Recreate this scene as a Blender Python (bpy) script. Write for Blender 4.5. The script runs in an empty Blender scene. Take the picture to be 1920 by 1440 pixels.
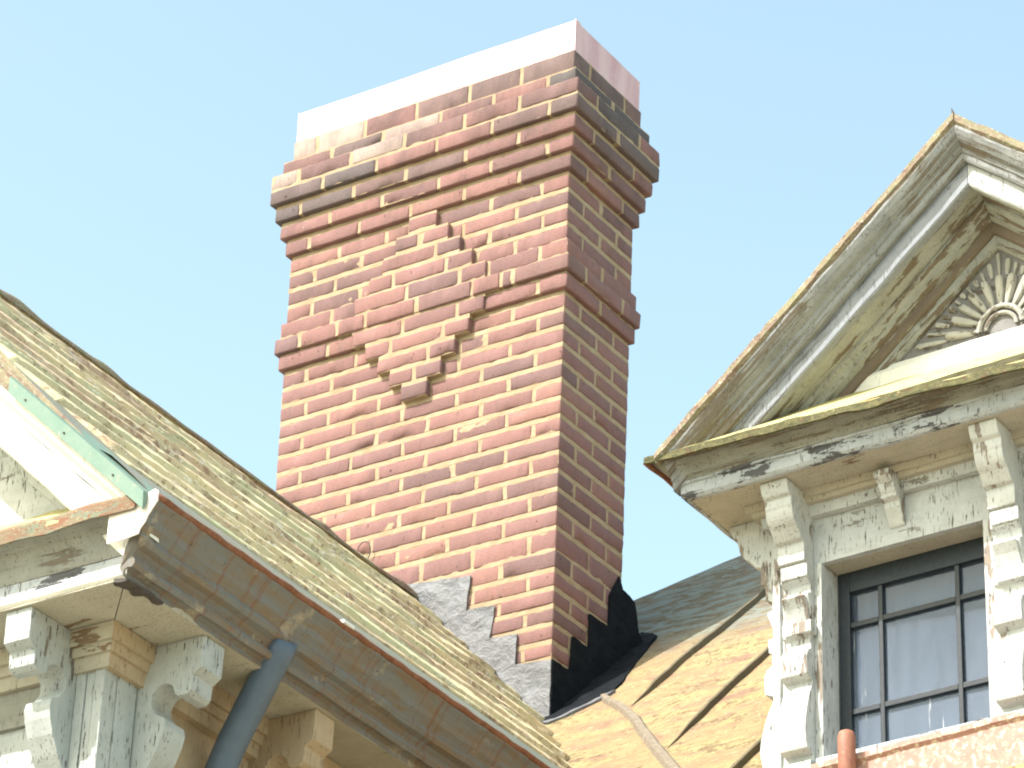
import bpy, math, random
from mathutils import Vector, Matrix, noise

random.seed(7)
SC = bpy.context.scene
COL = SC.collection

# ------------------------------------------------------------------ camera
CAM_POS = (5.0317927637, -7.8428837045, -4.2320203996)
ROWS = ((0.8421661599, 0.5381793287, 0.0334539878),
        (0.2373034747, -0.4256239196, 0.8732304048),
        (0.4841933704, -0.7274663492, -0.4861578867))
cd = bpy.data.cameras.new('camera')
cd.sensor_width = 36.0
cd.lens = 36.0 * 6305.765 / 1920.0
cd.clip_start, cd.clip_end = 0.05, 2000.0
cam = bpy.data.objects.new('camera', cd)
COL.objects.link(cam)
Rt = Matrix(ROWS).transposed()
cam.matrix_world = Matrix.Translation(CAM_POS) @ Rt.to_4x4()
SC.camera = cam

# ------------------------------------------------------------------ sky, sun, exposure
SUN_AZ = math.atan2(-0.42, -0.907)          # towards the sun: left of and in front of the house
SUN_EL = math.radians(49)
w = bpy.data.worlds.new('World'); SC.world = w; w.use_nodes = True
nt = w.node_tree; nt.nodes.clear()
sky = nt.nodes.new('ShaderNodeTexSky'); sky.sky_type = 'NISHITA'
sky.sun_disc = False; sky.sun_elevation = SUN_EL; sky.sun_rotation = SUN_AZ
sky.air_density = 1.0; sky.dust_density = 2.2; sky.ozone_density = 1.0; sky.altitude = 50
bg = nt.nodes.new('ShaderNodeBackground'); bg.inputs['Strength'].default_value = 0.15
wo = nt.nodes.new('ShaderNodeOutputWorld')
hz = nt.nodes.new('ShaderNodeMix'); hz.data_type = 'RGBA'; hz.blend_type = 'MULTIPLY'; hz.inputs['Factor'].default_value = 1.0
hz.inputs[7].default_value = (1.60, 1.54, 1.14, 1)      # thin summer haze: paler and less violet than the clean-air model
nt.links.new(sky.outputs[0], hz.inputs[6]); nt.links.new(hz.outputs[2], bg.inputs[0]); nt.links.new(bg.outputs[0], wo.inputs[0])
ld = bpy.data.lights.new('sun', 'SUN'); ld.energy = 3.4; ld.angle = math.radians(0.55)
ld.color = (1.0, 0.97, 0.94)
sun = bpy.data.objects.new('sun', ld); COL.objects.link(sun)
tosun = Vector((math.sin(SUN_AZ)*math.cos(SUN_EL), math.cos(SUN_AZ)*math.cos(SUN_EL), math.sin(SUN_EL)))
sun.rotation_euler = tosun.to_track_quat('Z', 'Y').to_euler()
sun.location = tosun * 30
vs = SC.view_settings
vs.view_transform = 'Standard'; vs.look = 'None'; vs.gamma = 1.0; vs.use_curve_mapping = False
vs.exposure = 1.12
SC.cycles.filter_width = 2.0        # the photograph is slightly soft

# ------------------------------------------------------------------ node helper
class NB:
    def __init__(s, name):
        s.m = bpy.data.materials.new(name); s.m.use_nodes = True
        s.t = s.m.node_tree; s.t.nodes.clear()
        s.out = s.t.nodes.new('ShaderNodeOutputMaterial')
        s.p = s.t.nodes.new('ShaderNodeBsdfPrincipled')
        s.t.links.new(s.p.outputs[0], s.out.inputs[0])
        s.tc = s.t.nodes.new('ShaderNodeTexCoord')
    def put(s, sock, v):
        if isinstance(v, bpy.types.NodeSocket): s.t.links.new(v, sock)
        elif isinstance(v, tuple) and len(v) == 3 and sock.type == 'RGBA': sock.default_value = (*v, 1)
        else: sock.default_value = v
    def map(s, vec, scale=(1, 1, 1), rot=(0, 0, 0), loc=(0, 0, 0)):
        n = s.t.nodes.new('ShaderNodeMapping'); s.put(n.inputs[0], vec)
        n.inputs['Scale'].default_value = scale; n.inputs['Rotation'].default_value = rot; n.inputs['Location'].default_value = loc
        return n.outputs[0]
    def noise(s, vec, scale=5, detail=4, rough=0.55, dist=0.0):
        n = s.t.nodes.new('ShaderNodeTexNoise'); s.put(n.inputs['Vector'], vec)
        n.inputs['Scale'].default_value = scale; n.inputs['Detail'].default_value = detail
        n.inputs['Roughness'].default_value = rough; n.inputs['Distortion'].default_value = dist
        return n.outputs[0]
    def vor(s, vec, scale=5, out='Distance', feat='F1'):
        n = s.t.nodes.new('ShaderNodeTexVoronoi'); n.feature = feat; s.put(n.inputs['Vector'], vec)
        n.inputs['Scale'].default_value = scale
        return n.outputs[out]
    def ramp(s, v, a, b, lo=0.0, hi=1.0):
        n = s.t.nodes.new('ShaderNodeMapRange'); n.clamp = True; s.put(n.inputs[0], v)
        n.inputs[1].default_value = a; n.inputs[2].default_value = b
        n.inputs[3].default_value = lo; n.inputs[4].default_value = hi
        return n.outputs[0]
    def mix(s, f, a, b, mode='MIX'):
        n = s.t.nodes.new('ShaderNodeMix'); n.data_type = 'RGBA'; n.blend_type = mode
        s.put(n.inputs['Factor'], f); s.put(n.inputs[6], a); s.put(n.inputs[7], b)
        return n.outputs[2]
    def math(s, op, a, b=0.0):
        n = s.t.nodes.new('ShaderNodeMath'); n.operation = op; n.use_clamp = False
        s.put(n.inputs[0], a); s.put(n.inputs[1], b)
        return n.outputs[0]
    def sep(s, vec):
        n = s.t.nodes.new('ShaderNodeSeparateXYZ'); s.put(n.inputs[0], vec); return n.outputs
    def attr(s, name):
        n = s.t.nodes.new('ShaderNodeAttribute'); n.attribute_name = name; return n.outputs
    def bump(s, h, strength=0.3, dist=0.002, prev=None):
        n = s.t.nodes.new('ShaderNodeBump'); n.inputs['Strength'].default_value = strength
        n.inputs['Distance'].default_value = dist; s.put(n.inputs['Height'], h)
        if prev is not None: s.put(n.inputs['Normal'], prev)
        return n.outputs[0]
    def done(s, color, rough=0.7, normal=None, metal=0.0, spec=0.3):
        s.put(s.p.inputs['Base Color'], color); s.put(s.p.inputs['Roughness'], rough)
        s.put(s.p.inputs['Metallic'], metal); s.put(s.p.inputs['Specular IOR Level'], spec)
        if normal is not None: s.put(s.p.inputs['Normal'], normal)
        return s.m

def paint(name, col, col2, wood, amt, along=(5, 26), ticks=0.5, rough=0.75, vert=False, wood2=None, bumpy=0.6):
    """old oil paint, flaking from the boards; U runs along the board"""
    b = NB(name); uv = b.tc.outputs['UV']; ob = b.tc.outputs['Object']
    a0, a1 = along if not vert else (along[1], along[0])
    n1 = b.noise(b.map(uv, (a0, a1, 1)), 1.0, 9, 0.66, 0.25)
    n2 = b.noise(ob, 3.2, 5, 0.6)
    n3 = b.noise(b.map(uv, (a0*4.5, a1*2.6, 1), loc=(5, 2, 0)), 1.0, 6, 0.7)
    n1 = b.math('ADD', b.math('MULTIPLY', n1, 0.72), b.math('MULTIPLY', n3, 0.28))
    m = b.math('ADD', n1, b.math('MULTIPLY', b.math('SUBTRACT', n2, 0.5), 0.6))
    peel = b.ramp(m, 0.635 - amt, 0.645 - amt)
    tick = b.ramp(b.noise(b.map(ob, (1, 1, 0.14)), 190, 4, 0.65), 0.585, 0.64)
    where = b.ramp(b.noise(ob, 8.0, 5, 0.65), 0.36, 0.54)
    tick = b.math('MULTIPLY', b.math('MULTIPLY', tick, where), ticks)
    tone = b.mix(b.ramp(b.noise(ob, 9, 6, 0.65), 0.35, 0.68), col, col2)
    grime = b.ramp(b.noise(b.map(uv, (a0*2, a1*1.4, 1), loc=(3, 7, 0)), 1.0, 8, 0.7), 0.52, 0.8)
    tone = b.mix(b.math('MULTIPLY', grime, 0.5), tone, tuple(c*0.62 for c in col2))
    wv = b.noise(b.map(uv, (a0*1.5, a1*9, 1)), 1.0, 5, 0.6)
    wd = b.mix(b.ramp(wv, 0.3, 0.7), wood, wood2 or tuple(c*0.6 for c in wood))
    c = b.mix(peel, tone, wd)
    c = b.mix(tick, c, (0.07, 0.06, 0.05))
    h = b.math('SUBTRACT', b.math('MULTIPLY', wv, 0.35), peel)
    h = b.math('SUBTRACT', h, tick)
    nrm = b.bump(h, bumpy, 0.0016)
    return b.done(c, rough, nrm)

# ---- bricks (one tone per brick in the 'tone' attribute)
def brick_mat():
    b = NB('brick'); ob = b.tc.outputs['Object']; t = b.attr('tone')[0]
    streak = b.ramp(b.noise(b.map(ob, (34, 34, 9)), 1.0, 6, 0.65), 0.52, 0.72)
    fine = b.noise(ob, 170, 5, 0.7)
    c = b.mix(b.math('MULTIPLY', streak, 0.6), t, b.mix(0.5, t, (0.10, 0.08, 0.09)))
    c = b.mix(b.ramp(fine, 0.3, 0.75, 0.0, 0.45), c, b.mix(0.5, t, (0.36, 0.25, 0.23)))
    pits = b.ramp(b.noise(b.map(ob, (1, 1, 0.45)), 75, 3, 0.6), 0.68, 0.74)
    c = b.mix(b.math('MULTIPLY', pits, 0.75), c, (0.08, 0.035, 0.03))
    smear = b.ramp(b.noise(b.map(ob, (9, 9, 24)), 1.0, 8, 0.72), 0.70, 0.76)
    c = b.mix(b.math('MULTIPLY', smear, 0.55), c, (0.62, 0.50, 0.38))
    h = b.math('SUBTRACT', b.math('ADD', b.math('MULTIPLY', fine, 0.6), b.noise(b.map(ob, (1, 1, .3)), 60, 4, 0.6)), pits)
    soot = b.ramp(b.math('ADD', b.noise(b.map(ob, (5, 5, 3)), 1.0, 6, 0.7), b.ramp(b.sep(ob)[2], 1.2, 2.3, 0, 0.16)), 0.56, 0.78, 0, 0.55)
    c = b.mix(soot, c, (0.075, 0.06, 0.06))
    return b.done(c, 0.88, b.bump(h, 0.8, 0.004), spec=0.2)

def mortar_mat():
    b = NB('mortar'); ob = b.tc.outputs['Object']
    f = b.noise(ob, 260, 5, 0.75); g = b.noise(ob, 14, 4, 0.6)
    c = b.mix(b.ramp(g, 0.35, 0.65), (0.33, 0.248, 0.165), (0.39, 0.31, 0.22))
    c = b.mix(b.ramp(f, 0.45, 0.8, 0, 0.5), c, (0.33, 0.23, 0.12))
    return b.done(c, 0.95, b.bump(f, 0.5, 0.002), spec=0.1)

def lead_mat(name, c1, c2, rough, strength, spec=0.5):
    b = NB(name); ob = b.tc.outputs['Object']
    big = b.noise(b.map(ob, (1, 1, 1.4)), 20, 4, 0.55, 0.6); fine = b.noise(ob, 110, 5, 0.65)
    cre = b.vor(b.map(ob, (16, 16, 20)), 1.0, 'Distance', 'DISTANCE_TO_EDGE')
    c = b.mix(b.ramp(big, 0.35, 0.7), c1, c2)
    c = b.mix(b.ramp(fine, 0.58, 0.72, 0, 0.6), c, tuple(min(1, x*1.8) for x in c2))
    h = b.math('ADD', b.math('MULTIPLY', big, 1.6), b.math('MULTIPLY', fine, 0.35))
    return b.done(c, rough, b.bump(h, strength, 0.012), spec=spec)

def cap_mat():
    b = NB('chimney_cap_metal'); ob = b.tc.outputs['Object']
    n = b.noise(b.map(ob, (12, 12, 2.2)), 1.0, 6, 0.62, 0.3); f = b.noise(ob, 55, 5, 0.7)
    c = b.mix(b.ramp(n, 0.40, 0.68), (0.72, 0.46, 0.44), (0.58, 0.30, 0.30))
    c = b.mix(b.ramp(f, 0.55, 0.8, 0, 0.55), c, (0.86, 0.70, 0.68))
    return b.done(c, 0.42, b.bump(n, 0.15, 0.004), metal=0.35, spec=0.6)

def lichen_mat(name, cols, rustc, white, stretch, fine=1.0, green=0.5, bd=0.004, upper=False, rows=False):
    """painted sheet metal under lichen: U runs along the eaves"""
    b = NB(name); uv = b.tc.outputs['UV']; ob = b.tc.outputs['Object']
    u = b.map(uv, (stretch[0], stretch[1], 1))
    n1 = b.noise(u, 1.0, 8, 0.66, 0.5)
    n2 = b.noise(b.map(uv, (stretch[0]*1.7, stretch[1]*1.3, 1), loc=(9, 4, 0)), 1.0, 7, 0.65, 0.4)
    n3 = b.noise(ob, 48*fine, 6, 0.72); n4 = b.noise(ob, 95*fine, 4, 0.7)
    c = b.mix(b.ramp(n1, 0.40, 0.60), cols[0], cols[1])
    c = b.mix(b.ramp(n2, 0.56 - 0.1*green, 0.66 - 0.05*green), c, cols[2])
    c = b.mix(b.ramp(b.math('ADD', b.math('MULTIPLY', n3, 0.6), b.math('MULTIPLY', n1, 0.4)), 0.535, 0.575, 0, 0.85), c, rustc)
    c = b.mix(b.ramp(n4, 0.60, 0.66, 0, 0.8), c, white)
    c = b.mix(b.ramp(b.noise(ob, 130*fine, 3, 0.6), 0.63, 0.70, 0, 0.75), c, (0.10, 0.085, 0.055))
    st = b.ramp(b.noise(b.map(uv, (stretch[0]*5, stretch[1]*5, 1), loc=(2, 6, 0)), 1.0, 6, 0.7), 0.585, 0.64, 0, 0.8)
    c = b.mix(st, c, white)
    if rows:       # every course weathers in its own tone
        sp = b.sep(uv); ix = b.math('FLOOR', b.math('DIVIDE', sp[1], 0.148))
        cb = b.t.nodes.new('ShaderNodeCombineXYZ'); b.put(cb.inputs[0], b.math('MULTIPLY', sp[0], 1.1)); b.put(cb.inputs[1], b.math('MULTIPLY', ix, 3.7))
        rn = b.noise(cb.outputs[0], 1.0, 4, 0.6)
        c = b.mix(b.ramp(rn, 0.50, 0.66, 0, 0.6), c, (0.48, 0.53, 0.33))
        c = b.mix(b.ramp(rn, 0.48, 0.36, 0, 0.6), c, (0.42, 0.27, 0.20))
        blot = b.ramp(b.noise(b.map(uv, (9, 30, 1), loc=(7, 7, 0)), 1.0, 8, 0.74), 0.56, 0.64, 0, 0.75)
        c = b.mix(blot, c, (0.24, 0.19, 0.12))
    if upper:      # chimney shade painted into mossy upper sheets, dark and grey-green; rust-brown mottle everywhere
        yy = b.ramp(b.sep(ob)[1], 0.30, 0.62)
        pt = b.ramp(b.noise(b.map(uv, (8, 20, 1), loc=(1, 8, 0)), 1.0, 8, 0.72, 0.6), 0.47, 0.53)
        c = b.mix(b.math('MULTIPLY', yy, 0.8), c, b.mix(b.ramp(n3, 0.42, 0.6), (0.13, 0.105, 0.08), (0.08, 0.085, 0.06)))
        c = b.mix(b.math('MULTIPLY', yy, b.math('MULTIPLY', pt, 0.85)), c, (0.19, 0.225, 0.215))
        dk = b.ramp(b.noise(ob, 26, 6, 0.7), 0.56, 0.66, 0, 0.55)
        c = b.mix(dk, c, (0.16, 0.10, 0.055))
    h = b.math('ADD', n3, b.math('MULTIPLY', n4, 0.6))
    return b.done(c, 0.85, b.bump(h, 0.6, bd), spec=0.2)

def rust_gutter_mat():
    b = NB('rusty_painted_steel'); ob = b.tc.outputs['Object']; uv = b.tc.outputs['UV']
    n = b.noise(b.map(uv, (7, 30, 1)), 1.0, 8, 0.68, 0.4)
    drip = b.noise(b.map(ob, (1, 75, 2.0)), 1.0, 5, 0.65)
    blot = b.noise(ob, 10, 6, 0.7)
    c = b.mix(b.ramp(n, 0.42, 0.62), (0.17, 0.178, 0.18), (0.195, 0.148, 0.105))
    c = b.mix(b.ramp(drip, 0.54, 0.64, 0, 0.5), c, (0.18, 0.075, 0.04))
    c = b.mix(b.ramp(blot, 0.57, 0.66, 0, 0.85), c, (0.36, 0.31, 0.24))
    c = b.mix(b.ramp(b.noise(ob, 60, 5, 0.7), 0.62, 0.68, 0, 0.8), c, (0.05, 0.04, 0.035))
    return b.done(c, 0.7, b.bump(b.math('ADD', n, drip), 0.5, 0.004))

def simple_mat(name, c1, c2, scale=30, rough=0.5, metal=0.0, spec=0.4, spots=None, thr=0.6, bumpd=0.002, stretch=(1, 1, 1)):
    b = NB(name); ob = b.tc.outputs['Object']
    n = b.noise(b.map(ob, stretch), scale, 6, 0.65, 0.3)
    c = b.mix(b.ramp(n, 0.35, 0.68), c1, c2)
    if spots is not None:
        s_ = b.ramp(b.noise(b.map(ob, stretch), scale*1.7, 7, 0.7), thr, thr+0.06)
        c = b.mix(s_, c, spots)
    return b.done(c, rough, b.bump(n, 0.3, bumpd), metal=metal, spec=spec)

M = {}
M['brick'] = brick_mat(); M['mortar'] = mortar_mat()
M['lead'] = lead_mat('grey_lead', (0.115, 0.12, 0.135), (0.165, 0.17, 0.185), 0.6, 0.6)
M['tar'] = lead_mat('black_tar_sheet', (0.007, 0.009, 0.012), (0.013, 0.015, 0.019), 0.9, 0.4, 0.1)
M['cap'] = cap_mat()
M['soot'] = simple_mat('soot', (0.02, 0.02, 0.02), (0.04, 0.035, 0.03), rough=0.95)
WD = (0.26, 0.185, 0.12); WG = (0.30, 0.28, 0.255)
M['white'] = paint('old_white_paint', (0.52, 0.545, 0.56), (0.40, 0.42, 0.425), WG, 0.035, ticks=1.0)
M['white_v'] = paint('old_white_paint_upright', (0.58, 0.60, 0.60), (0.46, 0.475, 0.47), (0.30, 0.245, 0.20), 0.065, ticks=1.0, vert=True, wood2=(0.20, 0.175, 0.16))
M['white_clean'] = paint('white_paint', (0.82, 0.81, 0.76), (0.74, 0.73, 0.67), WD, -0.10, ticks=0.25)
M['soffit'] = paint('cream_soffit_paint', (0.46, 0.43, 0.36), (0.385, 0.355, 0.29), WD, -0.02, ticks=0.7)
M['soffit_peel'] = paint('peeling_cream_paint', (0.36, 0.37, 0.355), (0.28, 0.285, 0.27), (0.20, 0.16, 0.125), 0.10, along=(5.5, 40), ticks=0.7)
M['grey'] = paint('bare_grey_board', (0.30, 0.31, 0.315), (0.20, 0.21, 0.22), (0.21, 0.18, 0.145), 0.08, along=(2.2, 62), ticks=0.8)
M['fasc_shade'] = paint('shade_toned_raking_fascia', (0.29, 0.305, 0.34), (0.22, 0.235, 0.265), (0.17, 0.165, 0.165), 0.05, along=(2.5, 50), ticks=0.7)  # shade on the left rake put into its paint as blue-grey
M['fasc'] = paint('bluish_white_fascia', (0.43, 0.46, 0.49), (0.34, 0.365, 0.39), (0.11, 0.11, 0.12), 0.065, along=(7, 30), ticks=0.9)
M['pale'] = paint('pale_cracked_paint', (0.44, 0.47, 0.475), (0.35, 0.375, 0.375), (0.21, 0.185, 0.165), -0.01, ticks=1.0, vert=True)
M['olive'] = paint('mossy_crown_paint', (0.30, 0.305, 0.275), (0.215, 0.215, 0.19), (0.20, 0.17, 0.135), 0.085, along=(3, 44), ticks=0.8)
M['beige'] = paint('tan_wall_paint', (0.46, 0.36, 0.25), (0.38, 0.295, 0.20), WD, -0.05, ticks=0.6, vert=True)
M['tymp'] = paint('weathered_grey_panel', (0.23, 0.225, 0.225), (0.18, 0.175, 0.175), (0.16, 0.135, 0.115), 0.04, ticks=0.6)
M['shell'] = paint('carved_white_paint', (0.44, 0.435, 0.40), (0.33, 0.325, 0.30), (0.20, 0.17, 0.14), 0.06, along=(20, 20), ticks=0.9)
M['browntrim'] = paint('bare_brown_trim', (0.155, 0.12, 0.095), (0.20, 0.165, 0.135), (0.36, 0.35, 0.31), 0.05, along=(6, 30), ticks=0.3)
M['roofL'] = lichen_mat('lichened_shingles', ((0.72, 0.59, 0.36), (0.54, 0.46, 0.30), (0.50, 0.52, 0.32)), (0.28, 0.165, 0.11), (0.92, 0.87, 0.80), (2.6, 18), fine=0.62, green=0.2, bd=0.003, rows=True)
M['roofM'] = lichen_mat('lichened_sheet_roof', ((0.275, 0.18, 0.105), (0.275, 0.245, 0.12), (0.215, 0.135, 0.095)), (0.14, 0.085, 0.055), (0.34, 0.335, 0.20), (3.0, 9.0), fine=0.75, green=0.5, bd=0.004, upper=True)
M['edge'] = lichen_mat('lichened_edge', ((0.25, 0.22, 0.14), (0.22, 0.155, 0.12), (0.19, 0.20, 0.12)), (0.15, 0.09, 0.07), (0.52, 0.47, 0.44), (12, 40), fine=1.2)
M['wash'] = lichen_mat('yellow_lichened_tin', ((0.52, 0.46, 0.21), (0.46, 0.43, 0.22), (0.40, 0.42, 0.20)), (0.40, 0.27, 0.12), (0.62, 0.58, 0.40), (5, 20), fine=1.0, green=-0.6)
M['dripedge'] = lichen_mat('mossy_drip_edge', ((0.125, 0.115, 0.055), (0.065, 0.065, 0.035), (0.05, 0.055, 0.03)), (0.11, 0.065, 0.04), (0.30, 0.26, 0.13), (26, 60), fine=1.0)
M['rustedge'] = lichen_mat('rusty_drip_edge', ((0.22, 0.105, 0.07), (0.20, 0.205, 0.14), (0.16, 0.20, 0.155)), (0.22, 0.085, 0.05), (0.36, 0.32, 0.22), (9, 40), fine=1.1)
M['gutter'] = rust_gutter_mat()
M['rust'] = simple_mat('brown_rust', (0.17, 0.065, 0.035), (0.26, 0.12, 0.07), 60, 0.85, spots=(0.12, 0.10, 0.09), thr=0.62)
M['liner'] = simple_mat('pale_green_liner', (0.175, 0.195, 0.155), (0.215, 0.22, 0.175), 6, 0.5, metal=0.0, spots=(0.13, 0.19, 0.175), thr=0.60, stretch=(1, .4, 1))
M['zinc'] = simple_mat('dull_grey_green_sheet', (0.105, 0.13, 0.125), (0.13, 0.15, 0.14), 10, 0.6)
M['verdigris'] = simple_mat('verdigris_copper', (0.135, 0.225, 0.18), (0.175, 0.25, 0.205), 22, 0.6, metal=0.0, spots=(0.27, 0.28, 0.21), thr=0.58)
M['capL'] = simple_mat('rust_stained_galvanised', (0.80, 0.74, 0.71), (0.76, 0.68, 0.63), 14, 0.5, metal=0.1, spots=(0.42, 0.20, 0.12), thr=0.68)
M['pipe'] = simple_mat('slate_blue_pipe_paint', (0.085, 0.12, 0.175), (0.10, 0.14, 0.195), 24, 0.42, spots=(0.15, 0.18, 0.21), thr=0.66)
M['sash'] = simple_mat('dark_sash_paint', (0.014, 0.021, 0.030), (0.024, 0.033, 0.044), 60, 0.5, spots=(0.12, 0.13, 0.14), thr=0.72)
M['copper'] = simple_mat('patchy_pink_copper', (0.42, 0.25, 0.205), (0.33, 0.18, 0.15), 34, 0.65, metal=0.0, spots=(0.60, 0.50, 0.38), thr=0.52)
M['copper_post'] = simple_mat('red_brown_post', (0.33, 0.15, 0.10), (0.25, 0.10, 0.07), 40, 0.6, spots=(0.4, 0.24, 0.18), thr=0.62)
M['seam'] = simple_mat('seam_metal', (0.15, 0.125, 0.08), (0.10, 0.085, 0.055), 60, 0.85)
M['valley'] = simple_mat('grey_brown_folded_seam', (0.22, 0.185, 0.14), (0.15, 0.12, 0.09), 60, 0.85, spots=(0.36, 0.34, 0.28), thr=0.58)
M['wire'] = simple_mat('dark_wire', (0.05, 0.04, 0.035), (0.08, 0.06, 0.05), 40, 0.6)
M['clip'] = simple_mat('white_clip', (0.8, 0.8, 0.76), (0.7, 0.7, 0.66), 40, 0.5)
M['ground'] = simple_mat('pale_gravel_ground', (0.27, 0.235, 0.17), (0.22, 0.20, 0.14), 2.0, 0.95, spots=(0.16, 0.20, 0.08), thr=0.56)
M['wallbody'] = paint('house_wall_paint', (0.62, 0.58, 0.48), (0.52, 0.5, 0.42), WD, -0.04, vert=False)

def glass_mat():
    b = NB('dusty_glass'); ob = b.tc.outputs['Object']
    dust = b.noise(b.map(ob, (22, 1, 5)), 1.0, 7, 0.7)
    run = b.ramp(b.noise(b.map(ob, (85, 1, 4.5)), 1.0, 4, 0.6), 0.66, 0.72)
    low = b.ramp(b.sep(ob)[2], -0.52, -0.80, 0.0, 0.20)  # sunlight on the lower panes put into the dust as a paler foot
    f = b.math('ADD', b.math('ADD', b.ramp(dust, 0.3, 0.75, 0.12, 0.30), low), b.math('MULTIPLY', run, 0.35))
    d = b.t.nodes.new('ShaderNodeBsdfDiffuse'); b.put(d.inputs[0], b.mix(run, (0.25, 0.31, 0.42), (0.55, 0.58, 0.62)))
    g = b.t.nodes.new('ShaderNodeBsdfGlossy'); g.inputs['Roughness'].default_value = 0.05
    g.inputs[0].default_value = (0.9, 0.95, 1, 1)
    tr = b.t.nodes.new('ShaderNodeBsdfTransparent'); tr.inputs[0].default_value = (0.75, 0.86, 0.95, 1)
    fr = b.t.nodes.new('ShaderNodeFresnel'); fr.inputs[0].default_value = 1.45
    m1 = b.t.nodes.new('ShaderNodeMixShader'); b.t.links.new(fr.outputs[0], m1.inputs[0])
    b.t.links.new(tr.outputs[0], m1.inputs[1]); b.t.links.new(g.outputs[0], m1.inputs[2])
    m2 = b.t.nodes.new('ShaderNodeMixShader'); b.put(m2.inputs[0], f)
    b.t.links.new(m1.outputs[0], m2.inputs[1]); b.t.links.new(d.outputs[0], m2.inputs[2])
    b.t.links.new(m2.outputs[0], b.out.inputs[0])
    return b.m
M['glass'] = glass_mat()
M['curtain'] = simple_mat('pale_curtain', (0.10, 0.135, 0.20), (0.075, 0.105, 0.165), 5, 0.9, stretch=(6, 1, .4), bumpd=0.0)

# ------------------------------------------------------------------ mesh helpers
def ident(o, parent):
    if parent is not None:
        o.parent = parent; o.matrix_parent_inverse = parent.matrix_world.inverted()
def mesh(name, vs_, fs, mat, parent=None, uvs=None, smooth=False, tone=None, mats=None, fmat=None, recalc=True):
    me = bpy.data.meshes.new(name); me.from_pydata([tuple(v) for v in vs_], [], fs); me.update()
    import bmesh
    if recalc:
        bm = bmesh.new(); bm.from_mesh(me); bmesh.ops.recalc_face_normals(bm, faces=bm.faces); bm.to_mesh(me); bm.free(); me.update()
    lay = me.uv_layers.new(name='UVMap')
    if uvs is not None:
        for l in me.loops: lay.data[l.index].uv = uvs[l.vertex_index]
    else:
        for p in me.polygons:
            n = p.normal; ax = max(range(3), key=lambda i: abs(n[i]))
            for li in p.loop_indices:
                c = me.vertices[me.loops[li].vertex_index].co
                lay.data[li].uv = ((c.y, c.z) if ax == 0 else (c.x, c.z) if ax == 1 else (c.x, c.y))
    if tone is not None:
        a = me.attributes.new('tone', 'FLOAT_COLOR', 'POINT')
        for i, c in enumerate(tone): a.data[i].color = (*c, 1)
    for m_ in (mats or [mat]): me.materials.append(m_)
    if fmat:
        for p, k in zip(me.polygons, fmat): p.material_index = k
    if smooth:
        for p in me.polygons: p.use_smooth = True
    o = bpy.data.objects.new(name, me); COL.objects.link(o); ident(o, parent)
    return o
def thing(name, label, cat, loc, group=None):
    o = bpy.data.objects.new(name, None); COL.objects.link(o); o.location = loc; o.empty_display_size = 0.1
    bpy.context.view_layer.update()
    o['label'] = label; o['category'] = cat
    if group: o['group'] = group
    return o
def tag(o, label, cat, group=None):
    o['label'] = label; o['category'] = cat
    if group: o['group'] = group
    return o
def struct(o): o['kind'] = 'structure'; return o
def nz(p, s, seed=0.0): return noise.noise(Vector((p[0]*s+seed, p[1]*s+seed*1.7, p[2]*s-seed)))
def loft(name, A, B, mat, parent=None, n=24, wob=0.0015, closed=True, caps=True, seed=0.0, smooth=False):
    """skin between two matching profiles A and B (lists of points), with n slightly uneven slices; UV along/across in metres"""
    A = [Vector(p) for p in A]; B = [Vector(p) for p in B]; k = len(A)
    L = (sum(B, Vector()) / k - sum(A, Vector()) / k).length
    acc = [0.0]
    for i in range(1, k): acc.append(acc[-1] + (A[i]-A[i-1]).length)
    V = []; U = []
    for s in range(n+1):
        t = s / n
        for i in range(k):
            p = A[i].lerp(B[i], t)
            if wob: p = p + Vector((nz(p, 9, seed), nz(p, 9, seed+5), nz(p, 9, seed+9))) * wob * 1.6 + Vector((nz(p, 50, seed), nz(p, 50, seed+5), nz(p, 50, seed+9))) * wob * .5
            V.append(p); U.append((t*L + seed, acc[i] + seed))
    F = []
    m_ = k if closed else k-1
    for s in range(n):
        for i in range(m_):
            j = (i+1) % k
            F.append((s*k+i, s*k+j, (s+1)*k+j, (s+1)*k+i))
    if closed and caps:
        F.append(tuple(range(k))); F.append(tuple(n*k+i for i in range(k)))
    return mesh(name, V, F, mat, parent, U, smooth)
def box(name, x0, x1, y0, y1, z0, z1, mat, parent=None, f=None, bev=0.002, n=1, wob=0.0):
    V = [(x, y, z) for x in (x0, x1) for y in (y0, y1) for z in (z0, z1)]
    if f: V = [f(*v) for v in V]
    F = [(0, 1, 3, 2), (4, 6, 7, 5), (0, 4, 5, 1), (2, 3, 7, 6), (0, 2, 6, 4), (1, 5, 7, 3)]
    o = mesh(name, V, F, mat, parent)
    if bev:
        m_ = o.modifiers.new('bevel', 'BEVEL'); m_.width = bev; m_.segments = 2
    return o
def prism(name, prof, x0, x1, axis, mat, parent=None, f=None, bev=0.002):
    """prof: list of (out, z); extruded along x (axis='x', out points to -y) or along y (axis='y', out points to +x)"""
    k = len(prof); V = []
    for e in (x0, x1):
        for o_, z in prof: V.append((e, o_, z) if axis == 'x' else (o_, e, z))
    if f: V = [f(*v) for v in V]
    F = [(i, (i+1) % k, k+(i+1) % k, k+i) for i in range(k)] + [tuple(range(k)), tuple(range(k, 2*k))]
    o = mesh(name, V, F, mat, parent)
    if bev:
        m_ = o.modifiers.new('bevel', 'BEVEL'); m_.width = bev; m_.segments = 2; m_.limit_method = 'ANGLE'; m_.angle_limit = 0.5
    return o
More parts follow.
